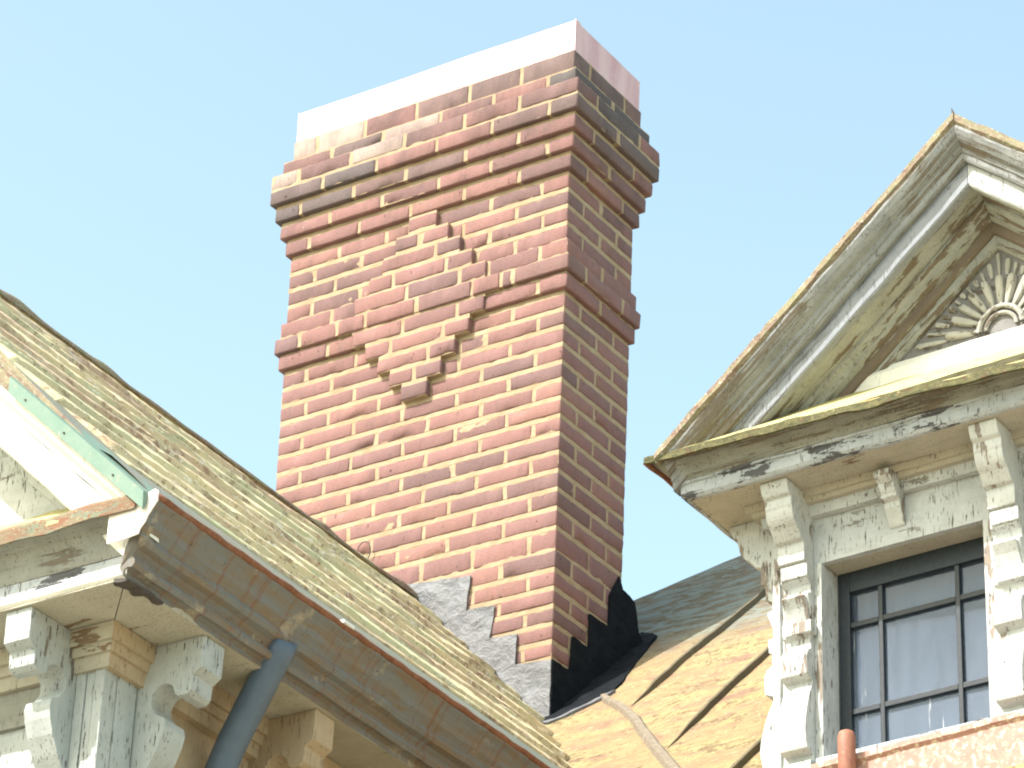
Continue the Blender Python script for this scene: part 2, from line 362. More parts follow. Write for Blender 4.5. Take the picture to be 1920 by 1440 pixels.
def tube(name, pts, r, mat, parent=None, seg=20, caps=True):
    pts = [Vector(p) for p in pts]; V = []; F = []; U = []
    up = Vector((0.3, 0.2, 1)).normalized(); d0 = None; acc = 0
    for i, p in enumerate(pts):
        d = ((pts[min(i+1, len(pts)-1)] - pts[max(i-1, 0)])).normalized()
        a = d.cross(Vector((0.13, 0.99, 0.05))).normalized(); b_ = d.cross(a)
        rr = r[i] if isinstance(r, (list, tuple)) else r
        if i: acc += (p-pts[i-1]).length
        for s in range(seg):
            t = 2*math.pi*s/seg
            V.append(p + (a*math.cos(t)+b_*math.sin(t))*rr); U.append((s/seg*0.3, acc))
    for i in range(len(pts)-1):
        for s in range(seg):
            F.append((i*seg+s, i*seg+(s+1) % seg, (i+1)*seg+(s+1) % seg, (i+1)*seg+s))
    if caps: F.append(tuple(range(seg))); F.append(tuple((len(pts)-1)*seg+s for s in range(seg)))
    return mesh(name, V, F, mat, parent, U, True)

# ================================================================== SETTING
g = 400
struct(mesh('ground', [(-g, -g, -5.9), (g, -g, -5.9), (g, g, -5.9), (-g, g, -5.9)], [(0, 1, 2, 3)], M['ground']))

# ================================================================== CHIMNEY
L = 0.2032; H = 0.065; W = 5.5*L; D = 2*L
chim = thing('brick_chimney', 'tall red brick chimney with a raised brick diamond and a metal cap', 'chimney', (-W/2, D/2, -0.6))
DZ = {0: 0, 13: .003, 14: .004, 17: .003, 19: -.001, 20: -.012, 21: -.015, 22: -.014, 23: -.010, 24: -.004, 25: .001, 26: .009, 27: .008}
def zj(j):
    ks = sorted(DZ)
    base = (26-j)*H
    if j <= ks[0] or j >= ks[-1]: return base + DZ[ks[0] if j <= ks[0] else ks[-1]]
    for a, b in zip(ks, ks[1:]):
        if a <= j <= b: return base + DZ[a] + (DZ[b]-DZ[a])*(j-a)/(b-a)
def lean(x, y, z):
    """the shaft is a little wider at its head than at its foot"""
    e = (z-1.0)*0.0085
    return (x + e*(1 if x > -W/2 else -1), y - e*0.3 if y < D/2 else y + e*0.8, z)
PROT = {-7: .010, -6: .034, -5: .060, -4: .060, -3: .045, -2: .030, -1: .015, 4: .013, 5: .025, 6: .013}
J0, J1 = -7, 34
BV, BF, BT = [], [], []
MV, MF = [], []
def rbox(x0, x1, y0, y1, z0, z1, tone, seed, r=0.0055, rough=0.0022):
    def grid(a, b):
        n_ = max(1, int((b-a-2*r)/0.026))
        return [a] + [a + r + (b-a-2*r)*i/n_ for i in range(n_+1)] + [b]
    gx, gy, gz = grid(x0, x1), grid(y0, y1), grid(z0, z1)
    base = len(BV); idx = {}
    def vid(i, j, k):
        key = (i, j, k)
        if key in idx: return idx[key]
        p = Vector((gx[i], gy[j], gz[k]))
        q = Vector((min(max(p.x, x0+r), x1-r), min(max(p.y, y0+r), y1-r), min(max(p.z, z0+r), z1-r)))
        d = p-q
        if d.length > 1e-9:
            dn = d.normalized()
            # pillow the arrises a little unevenly
            p = q + dn*r*(1.0 - 0.25*max(0, nz(q, 40, seed)))
            p = p + dn*(nz(p, 28, seed)*rough + nz(p, 85, seed)*rough*0.7)
            c = nz(q, 22, seed+31)
            if c > 0.34 and sum(abs(t) > 1e-6 for t in d) > 1: p = p - dn*(c-0.34)*0.022
        idx[key] = len(BV); BV.append(lean(*p)); 
        tt = 1 + 0.10*nz(p, 30, seed)
        BT.append(tuple(max(0, c_*tt) for c_ in tone)); return idx[key]
    nx, ny, nz_ = len(gx)-1, len(gy)-1, len(gz)-1
    for i in range(nx):
        for k in range(nz_):
            BF.append((vid(i, 0, k), vid(i+1, 0, k), vid(i+1, 0, k+1), vid(i, 0, k+1)))
            BF.append((vid(i, ny, k), vid(i, ny, k+1), vid(i+1, ny, k+1), vid(i+1, ny, k)))
        for j in range(ny):
            BF.append((vid(i, j, 0), vid(i, j+1, 0), vid(i+1, j+1, 0), vid(i+1, j, 0)))
            BF.append((vid(i, j, nz_), vid(i+1, j, nz_), vid(i+1, j+1, nz_), vid(i, j+1, nz_)))
    for j in range(ny):
        for k in range(nz_):
            BF.append((vid(0, j, k), vid(0, j, k+1), vid(0, j+1, k+1), vid(0, j+1, k)))
            BF.append((vid(nx, j, k), vid(nx, j+1, k), vid(nx, j+1, k+1), vid(nx, j, k+1)))
def brick_tone(j, x):
    r_ = random.random()
    a = Vector((0.228, 0.118, 0.110)); b = Vector((0.188, 0.104, 0.103)); c = Vector((0.248, 0.130, 0.113))
    t = a.lerp(b, random.random()) if r_ < 0.75 else c.lerp(a, random.random())
    if random.random() < 0.16: t = t.lerp(Vector((0.12, 0.08, 0.085)), 0.55)
    if j <= -3:
        k = random.random()
        if k < 0.5: t = t.lerp(Vector((0.12, 0.10, 0.10)), 0.4 + 0.5*random.random())
        if j in (-5, -6) and x > -0.12: t = t.lerp(Vector((0.07, 0.072, 0.075)), random.uniform(.7, 1))
        if j in (-4,) and x > -0.3: t = t.lerp(Vector((0.10, 0.09, 0.09)), random.uniform(.3, .9))
        if j in (-4, -3) and x < -W+0.2: t = t.lerp(Vector((0.09, 0.08, 0.085)), random.uniform(.4, 1))
        if x < -W + 0.4 and j in (-5, -6, -7) and random.random() < .5: t = Vector((0.36, 0.28, 0.25))
    v = 1 + random.uniform(-.09, .09)
    return tuple(t*v)
def joint_jit(): return random.uniform(-.006, .006)
for j in range(J0, J1+1):
    p = PROT.get(j, 0.0)
    zb = zj(j); zt = zj(j-1) if j > J0 else 2.232
    tight = j in (3, 4, 20, -6, -5, 5)          # rows whose bed joint is smeared over and hardly shows
    mh = 0.0155 if not tight else 0.006
    z0 = zb + mh/2; z1 = zt - (0.0155 if (j-1) not in (3, 4, 20, -6, -5, 5) else 0.007)/2
    if j == J0: z1 = zt - .002
    odd = j % 2
    def X(u): return -W - p + (u+5.5)/5.5*(W+2*p)
    def Y(v): return -p + v/2*(D+2*p)
    # ring of bricks
    cells = []
    if odd:
        us = [-5.5, -5, -4, -3, -2, -1, 0]
        front = [(a, b) for a, b in zip(us, us[1:])]
        rows = [('f', a, b, 0, .5) for a, b in front] + [('b', a, b, 1.5, 2) for a, b in front] + [('s', -.5, 0, .5, 1.5), ('s', -5.5, -5, .5, 1.5)]
    else:
        us = [-5.5, -4.5, -3.5, -2.5, -1.5, -.5]
        front = [(a, b) for a, b in zip(us, us[1:])]
        rows = [('f', a, b, 0, .5) for a, b in front] + [('b', a, b, 1.5, 2) for a, b in front] + [('s', -.5, 0, 0, 1), ('s', -.5, 0, 1, 2), ('s', -5.5, -5, .5, 1.5)]
    # the diamond, rows 0..10, stands proud of the front
    dm = None
    if 0 <= j <= 10:
        wd = 0.25*(1+min(j, 10-j))*2/2
        wd = 0.5*(1+min(j, 10-j))/2
        dm = (-2.75-wd, -2.75+wd)
        new = []
        for r0 in rows:
            if r0[0] != 'f': new.append(r0); continue
            _, a, b, c, d = r0
            for aa, bb, pr_ in ((a, min(b, dm[0]), 0), (max(a, dm[0]), min(b, dm[1]), 1), (max(a, dm[1]), b, 0)):
                if pr_: continue
                if bb - aa > 0.14: new.append(('d' if pr_ else 'f', aa, bb, c, d))
                elif bb - aa > 1e-6 and new and new[-1][0] in 'fd' and new[-1][2] == aa and (new[-1][0] == 'd') == bool(pr_):
                    q = new[-1]; new[-1] = (q[0], q[1], bb, c, d)
                elif bb - aa > 1e-6: new.append(('d' if pr_ else 'f', aa, bb, c, d))
        wdt = dm[1]-dm[0]; u_ = dm[0]; first = 0.5 if (j % 2 and wdt > 0.9) else 1.0
        while u_ < dm[1]-1e-6:
            step = min(first, dm[1]-u_)
            new.append(('d', u_, u_+step, 0, .5)); u_ += step; first = 1.0
        rows = new
    jits = {}
    def jt(u, edge):
        if edge: return 0
        if u not in jits: jits[u] = joint_jit()
        return jits[u]
    for kind, a, b, c, d in rows:
        x0 = X(a) + jt(a, a == -5.5); x1 = X(b) + jt(b, b == 0)
        y0, y1 = Y(c), Y(d)
        if kind == 'd':
            y0 = min(-0.023, -p-.003)
            if abs(a-dm[0]) < 1e-6: x0 = X(-5.5+5.5+a)
        gx0 = 0.0 if a == -5.5 else 0.0058; gx1 = 0.0 if b == 0 else 0.0058
        if kind == 'd' and abs(a-dm[0]) < 1e-6: gx0 = 0
        if kind == 'd' and abs(b-dm[1]) < 1e-6: gx1 = 0; x1 = X(b)
        gy0 = 0.0 if c == 0 else 0.0058; gy1 = 0.0 if d == 2 else 0.0058
        jig = random.uniform(-.0012, .0012)
        if x1-gx1-x0-gx0 < 0.02: continue
        rbox(x0+gx0, x1-gx1, y0+gy0+jig*(c == 0), y1-gy1, z0+random.uniform(-.001, .001), z1+random.uniform(-.001, .001), brick_tone(j, x0), random.random()*50)
    # mortar bed + core for this course
    m_in = 0.0028
    def mort(ax0, ax1, ay0, ay1, az0, az1):
        n1 = max(1, int((ax1-ax0)/0.02)); n2 = max(1, int((ay1-ay0)/0.02)); ring = []
        for i in range(n1): ring.append((ax0+(ax1-ax0)*i/n1, ay0))
        for i in range(n2): ring.append((ax1, ay0+(ay1-ay0)*i/n2))
        for i in range(n1): ring.append((ax1-(ax1-ax0)*i/n1, ay1))
        for i in range(n2): ring.append((ax0, ay1-(ay1-ay0)*i/n2))
        base = len(MV); k = len(ring); cx, cy = (ax0+ax1)/2, (ay0+ay1)/2
        zs = [az0, (az0*2+az1)/3, (az0+2*az1)/3, az1] if az1-az0 > .02 else [az0, az1]
        for z in zs:
            for (x, y) in ring:
                a_ = nz((x, y, z), 30, 3)*0.0022 + nz((x, y, z), 90, 8)*0.0012
                dx = a_ if x == ax1 else -a_ if x == ax0 else 0
                dy = a_ if y == ay1 else -a_ if y == ay0 else 0
                MV.append(lean(x+dx, y+dy, z))
        for s in range(len(zs)-1):
            for i in range(k):
                MF.append((base+s*k+i, base+s*k+(i+1) % k, base+(s+1)*k+(i+1) % k, base+(s+1)*k+i))
        MF.append(tuple(base+i for i in range(k))); MF.append(tuple(base+(len(zs)-1)*k+i for i in range(k)))
    zc0, zc1 = zb + mh/2 + .003, zt - .0045
    if j == J0: zc1 = zt
    mort(-W-p+m_in, p-m_in, -p+m_in, D+p-m_in, zc0, zc1)
    pb = min(p, PROT.get(j+1, 0.0)) - (0.003 if p > PROT.get(j+1, 0.0) else 0)
    mort(-W-pb+m_in-.0008, pb-m_in+.0008, -pb+m_in-.0008, D+pb-m_in+.0008, zb-.0085, zb+.0085)
    if dm:
        dx0, dx1 = X(dm[0]), X(dm[1])
        mort(dx0+.003, dx1-.003, -0.0195, 0.03, zc0-.004, zc1+.004)
        if j < 10:
            nx_ = 0.5*(1+min(j+1, 9-j))/2; lo = max(dm[0], -2.75-nx_); hi = min(dm[1], -2.75+nx_)
            mort(X(lo)+.003, X(hi)-.003, -0.0198, 0.03, zb-.0085, zb+.0085)
shaft = mesh('shaft', BV, BF, M['brick'], chim, tone=BT, smooth=True)
mesh('mortar', MV, MF, M['mortar'], shaft)
# metal cap: four plates with a hollow behind, slightly dented
def cap_plate(a, b, nin):
    A = [(a[0], a[1], 2.234), (a[0], a[1], 2.358), (a[0]+nin[0]*.004, a[1]+nin[1]*.004, 2.358), (a[0]+nin[0]*.004, a[1]+nin[1]*.004, 2.234)]
    return A
cp = thing  # keep name short
capv = [(-W-.002, -.001), (.004, -.001), (.004, D+.004), (-W-.002, D+.004)]
V = []; F = []
n_ = 30
ring = []
for i in range(4):
    a, b = capv[i], capv[(i+1) % 4]
    for s in range(n_): ring.append((a[0]+(b[0]-a[0])*s/n_, a[1]+(b[1]-a[1])*s/n_))
k = len(ring)
for z in (2.233, 2.262, 2.30, 2.335, 2.356):
    for i, (x, y) in enumerate(ring):
        q = Vector((x, y, z)); d = nz(q, 6, 2)*.004
        corner = (i % n_ == 0)
        V.append(lean(x + (0 if corner else d*(x > -W/2) - d*(x < -W/2))*.6, y + (0 if corner else d), z))
for s in range(4):
    for i in range(k): F.append((s*k+i, s*k+(i+1) % k, (s+1)*k+(i+1) % k, (s+1)*k+i))
b0 = len(V)
for (x, y) in ring:
    V.append(lean(x*0.94-0.034, (y-D/2)*.86+D/2, 2.362))
for i in range(k): F.append((4*k+i, 4*k+(i+1) % k, b0+(i+1) % k, b0+i))
F.append(tuple(b0+i for i in range(k)))
capo = mesh('cap', V, F, M['cap'], chim)
for (x, y, dx, dy) in ((.006, -.003, .0, .03), (-W-.004, -.003, -.0, .03)):
    box('corner_strip', x-.0022 if x > -1 else x-.0005, x+.0005 if x > -1 else x+.0022, y, y+dy, 2.232, 2.36, M['cap'], capo, bev=.0008, f=lean)

# flashing: stepped sheets on the front and right faces, with crumpled relief
def sheet(name, outline, mat, parent, to3, res=0.012, th=0.004, amp=0.004, seed=1.0, sc=16):
    """fills a 2D outline with a crumpled thin slab; to3(a, b, off) gives the 3D point"""
    import bmesh
    n = len(outline)
    xs = [p[0] for p in outline]; ys = [p[1] for p in outline]
    def inside(x, y):
        c = False
        for i in range(n):
            x1, y1 = outline[i]; x2, y2 = outline[(i+1) % n]
            if (y1 > y) != (y2 > y) and x < (x2-x1)*(y-y1)/(y2-y1)+x1: c = not c
        return c
    from mathutils.geometry import delaunay_2d_cdt
    pts = []; edges = []
    for i in range(n):
        a = outline[i]; b = outline[(i+1) % n]; d = math.hypot(b[0]-a[0], b[1]-a[1]); m_ = max(1, int(d/res))
        for s in range(m_):
            t = s/m_; q = (a[0]+(b[0]-a[0])*t, a[1]+(b[1]-a[1])*t)
            k_ = nz((q[0], q[1], seed), 25, seed)*.003 if 0 < s else 0
            pts.append(Vector((q[0]+k_, q[1]+k_)))
    nb = len(pts); edges = [(i, (i+1) % nb) for i in range(nb)]
    y = min(ys)
    while y < max(ys):
        x = min(xs)
        while x < max(xs):
            q = (x+random.uniform(-.3, .3)*res, y+random.uniform(-.3, .3)*res)
            if inside(*q): pts.append(Vector(q))
            x += res
        y += res
    vs2, es, fs2, *_ = delaunay_2d_cdt(pts, edges, [list(range(nb))], 1, 1e-6)
    V = [to3(v.x, v.y, th + amp*(nz((v.x, v.y, seed), sc, seed)+.5*nz((v.x, v.y, seed), sc*2.6, seed)+.5)) for v in vs2]
    V2 = [to3(v.x, v.y, 0.0) for v in vs2]
    N = len(V); F = [tuple(f) for f in fs2]; F2 = [tuple(N+i for i in reversed(f)) for f in fs2]
    cnt = {}
    for f in F:
        for i in range(len(f)):
            e = (f[i], f[(i+1) % len(f)]); cnt[frozenset(e)] = cnt.get(frozenset(e), []) + [e]
    S = [(e[0][1], e[0][0], N+e[0][0], N+e[0][1]) for e in cnt.values() if len(e) == 1]
    return mesh(name, V+V2, F+F2+S, mat, parent, smooth=False)
def onfront(a, b, off): return lean(a, -0.002-off, b)
def onright(a, b, off): return lean(0.002+off, a, b)
zf = zj(26); z23 = zj(23)
SL = 0.88; ZB = -0.191
def onroof(a, b, off):
    """a = x, b = y on the main roof plane"""
    k = math.sqrt(1+SL*SL)
    return (a, b - off*SL/k, ZB + SL*b + off/k)
fl = sheet('step_flashing', [(-.60, .30), (-.575, .372), (-.551, .378), (-.46, .37), (-.307, .355), (-.318, .236), (-.212, .230), (-.226, .121), (-.124, .114), (-.126, .010), (.004, .000), (.004, -.19), (0.0, -.22), (-.05, -.20), (-.60, .27)], M['lead'], chim, onfront, amp=.005, seed=2.0, sc=12)
sheet('side_flashing', [(-.004, -.22), (-.004, .002), (.094, .004), (.103, .057), (.106, .123), (.201, .122), (.204, .236), (.322, .240), (.322, .352), (.377, .441), (.400, .402), (.440, .398), (.478, .388), (.50, .30), (.53, .27), (.53, .1), (.0, -.24)], M['tar'], chim, onright, amp=.003, seed=5.0)
sheet('roof_apron', [(-.02, -.03), (.05, -.03), (.105, .03), (.150, .10), (.150, .16), (.11, .28), (.075, .42), (.04, .55), (-.06, .62), (-.06, .3)], M['tar'], chim, onroof, amp=.006, th=.004, seed=8.0)
sheet('lead_edge', [(-.03, -.045), (.03, -.062), (.075, -.035), (.155, .06), (.165, .10), (.145, .085), (.095, .01), (.04, -.038)], M['lead'], chim, onroof, amp=.003, th=.009, seed=9.0)
hook = tag(tube('wire_hook', [(-.722+.026*math.cos(t)*.8, -.012-.004*t, .535+.03*math.sin(t)) for t in [i*.35-1.2 for i in range(14)]] + [(-.745, -.01, .50)], .0018, M['wire'], None, 8), 'small rusty wire hook curling from the brick just above the left roof', 'hook')

# ================================================================== MAIN ROOF
mr = thing('main_roof', 'ochre lichened sheet metal roof with raised seams beside the chimney foot', 'roof', (0.9, -0.2, -0.8))
def ridge_y(x):     # the sheet ends on a slanting hip behind the chimney
    return 1.331 + 0.757*x if x < 0.02 else 1.346 + 0.55*(x-.02) - .25*(x-.02)**2
V = []; F = []; U = []; nx, ny = 120, 90
x0, x1, y0 = -0.62, 3.3, -1.75
for i in range(nx+1):
    x = x0 + (x1-x0)*i/nx; yr = ridge_y(x) if x < 1.1 else 1.6
    for j in range(ny+1):
        y = y0 + (yr-y0)*j/ny
        z = ZB + SL*y + nz((x, y, 0), 3, 1)*.010 + nz((x, y, 0), 14, 2)*.0025
        e = (yr - y)
        if e < 0.10: z -= (0.10-e)**2*1.8     # rolls over at the ridge
        # the sheet dishes up against the chimney and the valley
        V.append((x, y, z)); U.append((x, y*1.33))
for i in range(nx):
    for j in range(ny):
        a = i*(ny+1)+j; F.append((a, a+ny+1, a+ny+2, a+1))
# back slope
nb = len(V)
for i in range(nx+1):
    x = x0 + (x1-x0)*i/nx; q = V[i*(ny+1)+ny]; V.append((x, q[1]+.6, q[2]-.6)); U.append((x, 9))
for i in range(nx): F.append((i*(ny+1)+ny, (i+1)*(ny+1)+ny, nb+i+1, nb+i))
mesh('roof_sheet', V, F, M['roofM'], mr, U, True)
def rp(x, y, o=0.0):
    k = math.sqrt(1+SL*SL); yy = y
    return Vector((x, y - o*SL/k, ZB+SL*y + nz((x, y, 0), 3, 1)*.010 + nz((x, y, 0), 14, 2)*.0025 + o/k))
def seam(xf, ya, yb, wd=.0095, ht=.020, lean_=0.0):
    pts = [ya+(yb-ya)*i/60 for i in range(61)]; V = []; F = []; U = []
    for i, y in enumerate(pts):
        x = xf(y) + nz((xf(y), y, 0), 12, 4)*.004
        k_ = min(1.0, (i+.5)/7) * (1+.15*nz((x, y, 0), 20, 8)); 
        for dx, o in ((-wd*k_, 0.0-.004), (-wd*.3*k_, ht*k_), (wd*.5*k_, ht*.9*k_), (wd*.6*k_, -.004)):
            V.append(rp(x+dx, y, o)); U.append((y, dx))
    for i in range(60):
        for q in range(3): F.append((i*4+q, i*4+q+1, (i+1)*4+q+1, (i+1)*4+q))
    return mesh('standing_seam', V, F, M['seam'], mr, U, False)
seam(lambda y: .318+.02*y, -.06, 1.30)
seam(lambda y: .672-.01*y, -.46, 1.30)
seam(lambda y: 1.055, -1.3, 1.2)
seam(lambda y: 1.43, -1.7, 1.2)
# bent seam round the edge of the valley pan
vp = [(.140, .072), (.175, .035), (.215, .0), (.27, -.045), (.33, -.105), (.40, -.175), (.48, -.27), (.56, -.36), (.66, -.475), (.79, -.62), (.95, -.80), (1.1, -.97)]
V = []; F = []; U = []
fine = []
for a, b in zip(vp, vp[1:]):
    for s in range(6): fine.append((a[0]+(b[0]-a[0])*s/6, a[1]+(b[1]-a[1])*s/6))
fine.append(vp[-1])
for i, (x, y) in enumerate(fine):
    j1 = min(i+1, len(fine)-1); j0 = max(i-1, 0)
    d = Vector((fine[j1][0]-fine[j0][0], fine[j1][1]-fine[j0][1])).normalized(); nrm = Vector((d.y, -d.x))
    wv = 1+.35*nz((x, y, 0), 30, 6); wd = .011 + .006*(i/len(fine))
    for e, o in ((-wd*1.3, -.004), (-wd*.7, .011*wv), (wd*.6, .013*wv), (wd*1.3, -.004)):
        V.append(rp(x+nrm.x*e, y+nrm.y*e, o)); U.append((i*.02, e))
for i in range(len(fine)-1):
    for q in range(3): F.append((i*4+q, i*4+q+1, (i+1)*4+q+1, (i+1)*4+q))
mesh('valley_seam', V, F, M['valley'], mr, U, False)
# wall below the main roof
mw = box('main_wall', .45, 3.2, -1.45, -1.3, -5.9, -1.52, M['wallbody'], mr, bev=0)
mesh('main_wall', [(-3, 1.6, -5.9), (3.2, 1.6, -5.9), (3.2, 1.6, .9), (-3, 1.6, -.4)], [(0, 1, 2, 3)], M['wallbody'], mr)

# ================================================================== LEFT GABLE
XL, YL = .4, -2.5           # outer wall corner
def sh(x, y, z): return (x, y, z - .03*(y-YL))
RX = -.543                  # ridge
lg = thing('gable_dormer', 'left gable with banded lichened shingles and white raking boards, cut by the frame', 'gable', (-.54, -1.7, -3.0), 'pedimented gables of the old house')
YF = YL - .23
# roof sheet (smooth) and shingle bands above it
def rz(x, y): return sh(0, y, 0)[2] + (.4425 - .081) + (RX - x)*1.05 if x > RX else 0
RZ0 = .368                   # ridge height at y = YL
def roofp(s, y, off=0.0):
    """s metres up the slope from x=.50 to the ridge"""
    c = 1/math.sqrt(1+1.05**2); sn = 1.05*c
    x = .50 - s*c; z = RZ0 + .045 - (x-RX)*1.05
    return Vector((x + off*sn, y, sh(0, y, z)[2] + off*c))
SLEN = (.50-RX)*math.sqrt(1+1.05**2)
# shingle bands: sawtooth surface with wavering butts
V = []; F = []; U = []
ya, yb = YF+.005, .75
nS, nY = 250, 190; EXP = .148; RM_ = .93
def ystart(s_): return YF + .006 + max(0.0, .235*(1-s_/.42))
for i in range(nY+1):
    for j in range(nS+1):
        s = .090 + (SLEN-.090)*j/nS
        y = ystart(s) + .012*nz((0, s, 5), 14, 3)*(i == 0) + (yb-ystart(s))*i/nY
        sj = s + nz((y, 0, int(s/EXP)*3.1), 2.2, 3)*.016 + nz((y, 0, 7), 9, 3)*.004
        fr = (sj/EXP) % 1.0; band = math.floor(sj/EXP)
        hgt = .014*(1-fr)**1.1 if fr > .05 else .014*(fr/.05)
        hgt += .005*nz((y, s, band), 6, band) + .0024*nz((y, s*1.5, band), 24, band) + .0010*nz((y, s, 2), 60, 5)
        cell = (y + .37*band) / .21 + nz((y, band, 0), 1.5, 2)*.2
        fc = cell % 1.0; hgt -= .003*math.exp(-((fc-.5)/.03)**2)
        hgt += .003*nz((math.floor(cell), band, 1), 1.7, 9)
        if j < 3: hgt = hgt*.5
        if j == 0: hgt = -.02
        if i == 0: hgt = -.006
        V.append(roofp(s, y, .003+max(hgt, -.002 if i and j else -.012))); U.append((y, s))
for i in range(nY):
    for j in range(nS):
        a = i*(nS+1)+j; F.append((a, a+nS+1, a+nS+2, a+1))
rf = mesh('roof', V, F, M['roofL'], lg, U, True)
# sheet underneath, showing as a smooth strip along the verge
V = []; F = []; U = []
for i in range(61):
    y = ya-.004 + (yb-ya)*i/60
    for s in (.0, SLEN*.5, SLEN): V.append(roofp(s, y, 0.0)); U.append((y, s))
    V.append(Vector((2*RX-.5, y, roofp(0, y)[2]))); U.append((y, 3))
for i in range(60):
    for q in range(3): F.append((i*4+q, i*4+q+1, i*4+q+5, i*4+q+4))
mesh('roof_deck', V, F, M['liner'], lg, U, False)
# upstand closing the gap between the verge flashing and the sheet
V = []; F = []; U = []
for i in range(41):
    x = .53 + (RX-.53)*i/40; q = roofp((.50-x)*math.sqrt(1+1.05**2), ya-.004)
    V.append(Vector((x, ya-.012, -.64-(x-.45)*RM_ - .01))); V.append(q); U += [(x, 0), (x, .1)]
for i in range(40): F.append((2*i, 2*i+1, 2*i+3, 2*i+2))
mesh('verge_upstand', V, F, M['edge'], lg, U, False)
# ridge roll with curled bits
V = []; F = []; U = []
nR = 160
for i in range(nR+1):
    y = ya + (yb-ya)*i/nR; c = roofp(SLEN, y, .0)
    r_ = .018 + .006*nz((y, 0, 0), 5, 3)
    for bx, bw, bh in ((-1.95, .07, .012), (-1.56, .06, .010), (-.50, .05, .012), (-.06, .06, .010)):
        r_ += bh*math.exp(-((y-bx)/bw)**2)
    for a in range(10):
        t = math.pi*a/9; V.append((c.x + math.cos(t)*.035, y, c.z - .018 + math.sin(t)*r_*1.5)); U.append((y, a*.01))
for i in range(nR):
    for a in range(9): F.append((i*10+a, i*10+a+1, (i+1)*10+a+1, (i+1)*10+a))
mesh('ridge_roll', V, F, M['edge'], rf, U, True)

# raking cornice (front, y = YF) : lines z = z0 - m*(x-x0)
RM = .93
def rk(x, dz, y): return (x, y, -.64 - (x-.45)*RM + dz)
def rake_member(name, prof, mat, parent, seed=0.0, xa=.70, xb=RX, n=40, wob=.0015, f=rk):
    A = [f(xa, dz, y) for dz, y in prof]; B = [f(xb, dz, y) for dz, y in prof]
    return loft(name, A, B, mat, parent, n, wob, seed=seed)
# verge flashing of green copper, crown, fascia, soffit board
vg = rake_member('verge_flashing', [(.012, YF-.02), (.010, YF-.024), (-.033, YF-.022), (-.033, YF-.018), (.004, YF+.0), (.018, YF+.06), (.024, YF+.06)], M['verdigris'], lg, 1.0, xa=.675, xb=.232, wob=.001)
rake_member('verge_flashing', [(.014, YF-.014), (-.024, YF-.016), (-.024, YF-.010), (.010, YF+.05), (.016, YF+.05)], M['edge'], lg, 1.5, xa=.231, xb=RX, wob=.004)
for x in (.29, .42, .58):
    tube('nail', [Vector(rk(x, -.014, YF-.021)), Vector(rk(x, -.014, YF-.026))], .0024, M['wire'], vg, 8)
rk_c = rake_member('raking_cornice', [(-.020, YF+.05), (-.022, YF-.004), (-.030, YF-.006), (-.052, YF-.004), (-.062, YF+.006), (-.070, YF+.018), (-.082, YF+.026), (-.090, YF+.028), (-.092, YF+.06)], M['white_clean'], lg, 2.0, xa=.66)
rake_member('raking_fascia', [(-.094, YF+.06), (-.094, YF+.031), (-.185, YF+.034), (-.190, YF+.04), (-.190, YF+.06)], M['white_clean'], rk_c, 3.0, xa=.62)
rake_member('raking_soffit', [(-.176, YF+.06), (-.176, YL+.02), (-.166, YL+.02), (-.166, YF+.06)], M['white'], rk_c, 4.0, xa=.55)
rake_member('raking_bed_mould', [(-.177, YL-.055), (-.20, YL-.055), (-.215, YL-.03), (-.24, YL-.028), (-.245, YL-.001), (-.177, YL-.001)], M['white'], rk_c, 5.0, xa=.45)
# mirrored half of the raking cornice, left of the ridge (outside the frame)
def rkm(x, dz, y): q = rk(2*RX-x, dz, y); return (x, q[1], q[2])
rake_member('raking_cornice', [(.014, YF-.014), (-.19, YF+.034), (-.19, YF+.06), (-.176, YL+.02), (.0, YL+.02)], M['white_clean'], lg, 6.0, xa=2*RX-.66, xb=RX, f=rkm)
# pediment wall
mesh('pediment_wall', [(XL-.07, YL-.002, -.69), (2*RX-XL+.07, YL-.002, -.69), (RX, YL-.002, rk(RX, -.1, 0)[2]), (XL-.07, YL+.06, -.69), (2*RX-XL+.07, YL+.06, -.69), (RX, YL+.06, rk(RX, -.1, 0)[2])], [(0, 1, 2), (3, 5, 4), (0, 3, 4, 1), (1, 4, 5, 2), (2, 5, 3, 0)], M['white'], lg)
# horizontal cornice, mitred at the corner; profile (out, z)
def cornice(name, prof, mat, parent, seed, xl, n=60, wob=.0015, corner=True, sh_=sh, xc=XL, yc=YL, sgn=1):
    A = [sh_(xc + (sgn*o if corner else 0), yc-o, z) for o, z in prof]
    B = [sh_(xl, yc-o, z) for o, z in prof]
    return loft(name, A, B, mat, parent, n, wob, seed=seed)
LX = -1.9
hc = cornice('cornice', [(.232, -.867), (.205, -.880), (.188, -.905), (.182, -.935), (.178, -.943), (.10, -.943), (.10, -.867)], M['olive'], lg, 1.0, LX)
cornice('ledge', [(.243, -.858), (.243, -.848), (.235, -.842), (.0, -.655), (-.01, -.655), (-.01, -.69), (.2, -.858)], M['wash'], hc, 2.0, LX, wob=.003)
cornice('drip_edge', [(.2445, -.838), (.2475, -.846), (.2465, -.878), (.2425, -.878), (.2425, -.850), (.238, -.842)], M['rustedge'], hc, 3.0, LX, wob=.003)
cornice('fascia', [(.176, -.944), (.176, -.992), (.168, -.995), (.168, -.944)], M['fasc'], hc, 4.0, LX)
cornice('bead', [(.187, -.993), (.205, -.993), (.208, -1.000), (.206, -1.010), (.199, -1.016), (.187, -1.016)], M['white_clean'], hc, 5.0, LX, wob=.002)
